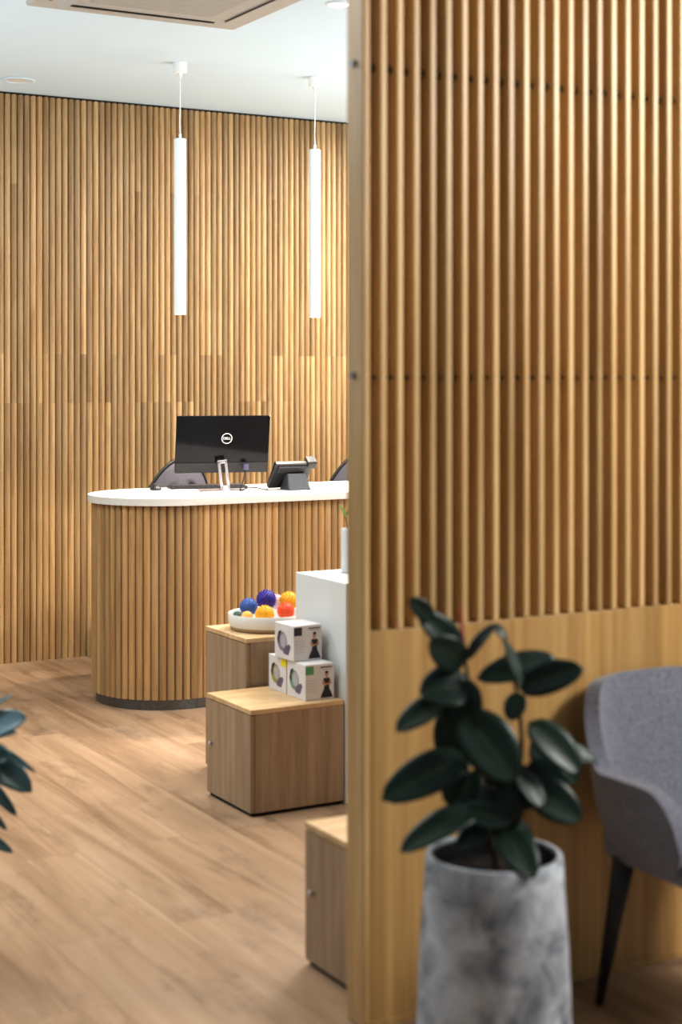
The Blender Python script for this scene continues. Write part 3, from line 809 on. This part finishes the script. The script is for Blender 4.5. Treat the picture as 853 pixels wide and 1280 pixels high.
L = [
    # top left pair
    (pp(300, 178, 0.0), pp(186, 70, 0.06), 76 * S, nm(1.0, 0.6, 0.1), dict(droop=0.05)),
    (pp(225, 90, 0.05), pp(165, 36, 0.08), 46 * S, nm(1.0, 0.3, 0.1), dict(droop=0.03)),
    (pp(306, 200, 0.01), pp(214, 146, 0.07), 84 * S, nm(1.0, 0.15, 0.2), dict(droop=0.02)),
    # top right edge-on, curling over
    (pp(308, 192, -0.01), pp(386, 98, 0.02), 34 * S, nm(0.9, 0.6, -0.6), dict(droop=0.06)),
    (pp(372, 100, 0.02), pp(412, 146, 0.03), 28 * S, nm(0.8, 0.6, 0.6), dict(droop=0.10)),
    # right, upper
    (pp(540, 190, -0.02), pp(335, 240, 0.0), 74 * S, nm(0.9, 0.7, 0.2), dict(droop=0.05)),
    (pp(402, 140, 0.03), pp(446, 262, 0.08), 54 * S, nm(0.55, 0.2, 0.9), dict(droop=0.04)),
    (pp(440, 262, 0.01), pp(606, 214, 0.06), 82 * S, nm(1.0, 0.55, 0.1), dict(droop=0.06)),
    # small mid right
    (pp(446, 275, 0.0), pp(418, 345, 0.03), 54 * S, nm(1.0, 0.1, -0.3), dict(droop=0.02)),
    # left upper big pair
    (pp(322, 262, 0.02), pp(190, 275, 0.05), 112 * S, nm(0.9, 0.65, -0.1), dict(droop=0.10)),
    (pp(262, 288, 0.03), pp(132, 372, 0.09), 72 * S, nm(0.9, 0.6, -0.4), dict(droop=0.05)),
    (pp(318, 240, 0.03), pp(285, 420, 0.05), 96 * S, nm(1.0, 0.1, -0.3), dict(droop=0.04)),
    # dark centre column
    (pp(280, 300, 0.0), pp(275, 470, 0.02), 96 * S, nm(1.0, -0.1, -0.2), dict(droop=0.03)),
    # big centre leaf facing us
    (pp(300, 326, 0.05), pp(434, 496, 0.10), 132 * S, nm(1.0, 0.35, 0.15), dict(droop=0.05)),
    # large left
    (pp(322, 430, 0.03), pp(96, 544, 0.09), 104 * S, nm(1.0, 0.55, -0.25), dict(droop=0.04)),
    # hanging green
    (pp(300, 440, 0.05), pp(262, 558, 0.07), 62 * S, nm(1.0, 0.0, -0.2), dict(droop=0.02)),
    (pp(330, 470, 0.02), pp(300, 590, 0.05), 66 * S, nm(1.0, 0.1, -0.2), dict(droop=0.03)),
    # right side leaves
    (pp(466, 348, 0.01), pp(598, 478, 0.05), 92 * S, nm(1.0, 0.45, 0.5), dict(droop=0.05)),
    (pp(500, 400, -0.04), pp(640, 448, -0.06), 54 * S, nm(0.8, 0.8, 0.2), dict(droop=0.05)),
    (pp(452, 470, 0.0), pp(570, 520, 0.02), 96 * S, nm(1.0, 0.3, 0.2), dict(droop=0.04)),
    (pp(455, 500, 0.02), pp(600, 596, 0.05), 96 * S, nm(1.0, 0.35, 0.3), dict(droop=0.05)),
    (pp(436, 470, 0.04), pp(500, 566, 0.09), 66 * S, nm(0.8, 0.5, 0.6), dict(droop=0.05)),
    (pp(410, 450, -0.02), pp(468, 570, 0.0), 90 * S, nm(1.0, 0.2, 0.1), dict(droop=0.03)),
    (pp(350, 440, 0.0), pp(400, 540, 0.0), 96 * S, nm(1.0, 0.1, 0.1), dict(droop=0.03)),
    # lower leaves over the rim
    (pp(350, 560, 0.04), pp(142, 676, 0.12), 78 * S, nm(0.8, 0.8, -0.2), dict(droop=0.06)),
    (pp(300, 570, 0.06), pp(425, 600, 0.08), 66 * S, nm(0.9, 0.6, 0.0), dict(droop=0.05)),
    (pp(300, 540, 0.03), pp(420, 560, 0.02), 80 * S, nm(0.9, 0.5, 0.0), dict(droop=0.05)),
    (pp(396, 620, 0.05), pp(480, 742, 0.15), 92 * S, nm(1.0, 0.5, 0.3), dict(droop=0.06)),
    (pp(360, 600, 0.03), pp(285, 672, 0.09), 56 * S, nm(0.8, 0.6, -0.2), dict(droop=0.06)),
    (pp(350, 600, 0.05), pp(330, 668, 0.09), 44 * S, nm(0.9, 0.4, 0), dict(droop=0.06)),
    (pp(400, 600, -0.05), pp(480, 650, -0.09), 60 * S, nm(0.8, 0.8, 0.3), dict(droop=0.06)),
    (pp(440, 560, 0.0), pp(350, 660, 0.02), 70 * S, nm(0.9, 0.5, 0.2), dict(droop=0.04)),
    (pp(420, 500, 0.02), pp(400, 640, 0.03), 80 * S, nm(1.0, 0.2, 0.2), dict(droop=0.04)),
    (pp(470, 400, -0.02), pp(590, 500, 0.0), 84 * S, nm(1.0, 0.3, 0.3), dict(droop=0.04)),
    (pp(340, 520, -0.05), pp(250, 500, -0.09), 70 * S, nm(0.8, 0.8, -0.3), dict(droop=0.06)),
]
foliage('foliage', L, PO, M_leaf, pl)

# ------------------------------------------------------------------ plant reaching in at the left edge
D2 = 4.3
P2 = at(-85, 900, D2); P2.z = 0
p2 = thing('potted_leafy_plant', 'blue green leafy plant reaching in at the left edge of the picture', 'potted plant', P2)
bm = bmesh.new(); lathe(bm, [(0, 0), (0.105, 0), (0.112, 0.01), (0.13, 0.26), (0.132, 0.27), (0.122, 0.27), (0.118, 0.24), (0, 0.24)], 48)
finish('pot', bm, M_concrete, p2, True, angle=50)
bm = bmesh.new(); lathe(bm, [(0, 0.255), (0.119, 0.25), (0.119, 0.242), (0, 0.242)], 32)
finish('soil', bm, M_soil, p2)
def p3(x, y, d=0.0): return at(x, y, D2 - d)
for st in ([(-85, 1085), (-70, 1000), (-45, 930), (-30, 890)], [(-85, 1085), (-80, 1030), (-55, 990), (-40, 960)]):
    bm = bmesh.new(); tube(bm, curve_pts([p3(*q) - P2 for q in st], 6), 0.006, 8)
    finish('stem', bm, M_stem, p2, True)
k = 1 / 2000 * D2
L2 = [
    (p3(-40, 915), p3(16, 868, 0.03), 16 * k, nm(0.5, 1, -0.8), dict(droop=0.04)),
    (p3(-45, 930), p3(34, 898, 0.08), 46 * k, nm(0.8, 0.9, 0.2), dict(droop=0.06)),
    (p3(-40, 925), p3(22, 915, 0.03), 14 * k, nm(0.7, 0.8, 0.1), dict(droop=0.03)),
    (p3(-45, 950), p3(14, 948, 0.09), 40 * k, nm(0.8, 0.8, 0.3), dict(droop=0.04)),
    (p3(-20, 925), p3(45, 966, 0.08), 9 * k, nm(0.9, 0.7, 0.3), dict(droop=0.05)),
    (p3(-45, 935), p3(40, 990, 0.08), 40 * k, nm(0.9, 0.75, 0.4), dict(droop=0.07)),
    (p3(-35, 960), p3(21, 1020, 0.05), 16 * k, nm(0.9, 0.4, 0.5), dict(droop=0.06)),
    (p3(-45, 985), p3(9, 1038, 0.02), 12 * k, nm(0.9, 0.4, 0.5), dict(droop=0.05)),
    (p3(-50, 1030), p3(16, 1066, 0.03), 16 * k, nm(0.9, 0.7, 0.3), dict(droop=0.06)),
    (p3(-60, 930), p3(-130, 880, 0.05), 44 * k, nm(0.9, 0.7, -0.3)),
    (p3(-70, 970), p3(-160, 960, 0.05), 44 * k, nm(0.9, 0.7, -0.3)),
    (p3(-60, 900), p3(-50, 820, 0.0), 40 * k, nm(1, 0.2, -0.1)),
]
foliage('foliage', L2, P2, M_leaf2, p2)

# ------------------------------------------------------------------ armchair
AC = Vector((2.77, 2.97, 0))
ar = thing('armchair', 'grey upholstered tub armchair on black tapered legs beside the potted plant', 'armchair', AC)
def shell_point(s, v):
    """s -1..1 left arm front -> back -> right arm front; v 0..1 bottom -> top"""
    a = abs(s)
    hw, dp = 0.262, 0.225
    # plan: rounded U
    ang = s * PI * 0.5
    if a < 0.58:
        q = s / 0.58 * (PI / 2)
        e = 0.62
        x = math.copysign(abs(math.sin(q)) ** e, q) * hw
        y = (abs(math.cos(q)) ** e) * 0.20 + 0.03
    else:
        x = math.copysign(hw, s); y = 0.03 - (a - 0.58) / 0.42 * 0.195
    blend = math.sin(min(1, max(0, (0.48 - a) / 0.30)) * PI / 2)
    top = 0.592 + 0.205 * blend
    if a > 0.72:
        e = (a - 0.72) / 0.28
        top -= 0.13 * (1 - math.sqrt(max(0, 1 - e ** 2.6)))
    bot = 0.375
    if a < 0.48: top -= 0.030 * (a / 0.3) ** 2 * (1 if a < 0.3 else max(0, 1 - (a - 0.3) / 0.18))
    z = bot + (top - bot) * v
    # tuck in towards the bottom, lean back towards the top of the back
    tuck = 1 - 0.20 * max(0, 1 - (z - bot) / 0.16) ** 2
    if a > 0.72: y += (a - 0.72) / 0.28 * 0.02 * (max(0, (z - 0.43) / 0.16) ** 1.5)
    if a > 0.72: y += (a - 0.72) / 0.28 * 0.06 * max(0, 1 - (z - bot) / 0.12) ** 1.6
    flare = 1 + 0.06 * (z - 0.45) / 0.3
    lean = 0.05 * max(0, (z - 0.5) / 0.3) * (1 if a < 0.58 else 0.3)
    return Vector((x * tuck * flare, y * tuck + lean, z))
bm = bmesh.new()
ns, nv = 96, 14
g = [[bm.verts.new(shell_point(-1 + 2 * i / ns, j / nv)) for i in range(ns + 1)] for j in range(nv + 1)]
for j in range(nv):
    for i in range(ns):
        bm.faces.new((g[j][i], g[j][i + 1], g[j + 1][i + 1], g[j + 1][i]))
me = bpy.data.meshes.new('shell')
bmesh.ops.recalc_face_normals(bm, faces=bm.faces); bm.to_mesh(me); bm.free(); me.materials.append(M_fabric)
for p in me.polygons: p.use_smooth = True
sh = link('shell', me, ar)
md = sh.modifiers.new('thick', 'SOLIDIFY'); md.thickness = 0.040; md.offset = 0
md = sh.modifiers.new('round', 'BEVEL'); md.width = 0.022; md.segments = 4; md.limit_method = 'ANGLE'; md.angle_limit = R(50)
md = sh.modifiers.new('sub', 'SUBSURF'); md.levels = 1; md.render_levels = 1
bm = bmesh.new(); box(bm, -0.240, 0.240, -0.285, 0.185, 0.358, 0.460, 0.038, seg=5)
finish('seat_cushion', bm, M_fabric, ar, True)
bm = bmesh.new(); box(bm, -0.195, 0.195, -0.20, 0.15, 0.360, 0.385, 0.01)
finish('seat_frame', bm, M_legblack, ar)
for sx, sy in ((-1, 1), (1, 1), (-1, -1), (1, -1)):
    bm = bmesh.new(); ty = 0.115 if sy > 0 else -0.19; by_ = 0.175 if sy > 0 else -0.25
    tube(bm, [(sx * 0.208, ty, 0.40), (sx * 0.226, (ty + by_) / 2, 0.2), (sx * 0.245, by_, 0.0)], [0.030, 0.020, 0.0105], 16)
    finish('leg', bm, M_legblack, ar, True)

# ------------------------------------------------------------------ world, camera
w = bpy.data.worlds.new('daylight'); bpy.context.scene.world = w; w.use_nodes = True
w.node_tree.nodes['Background'].inputs[0].default_value = (0.86, 0.94, 1.0, 1)
w.node_tree.nodes['Background'].inputs[1].default_value = 0.24

cd = bpy.data.cameras.new('camera'); cam = link('camera', cd, None, (0, 0, CAM_H))
cam.rotation_euler = (R(90), 0, -YAW)
cd.sensor_fit = 'VERTICAL'; cd.sensor_height = 36; cd.sensor_width = 24; cd.lens = 56.25
cd.shift_y = -(640 - HORIZON) / 1280
cd.dof.use_dof = True; cd.dof.focus_distance = 7.6; cd.dof.aperture_fstop = 2.0
cd.clip_end = 100
bpy.context.scene.camera = cam
bpy.context.scene.view_settings.view_transform = 'Standard'
bpy.context.scene.view_settings.look = 'None'
bpy.context.scene.view_settings.exposure = 0.16
bpy.context.scene.view_settings.gamma = 0.88
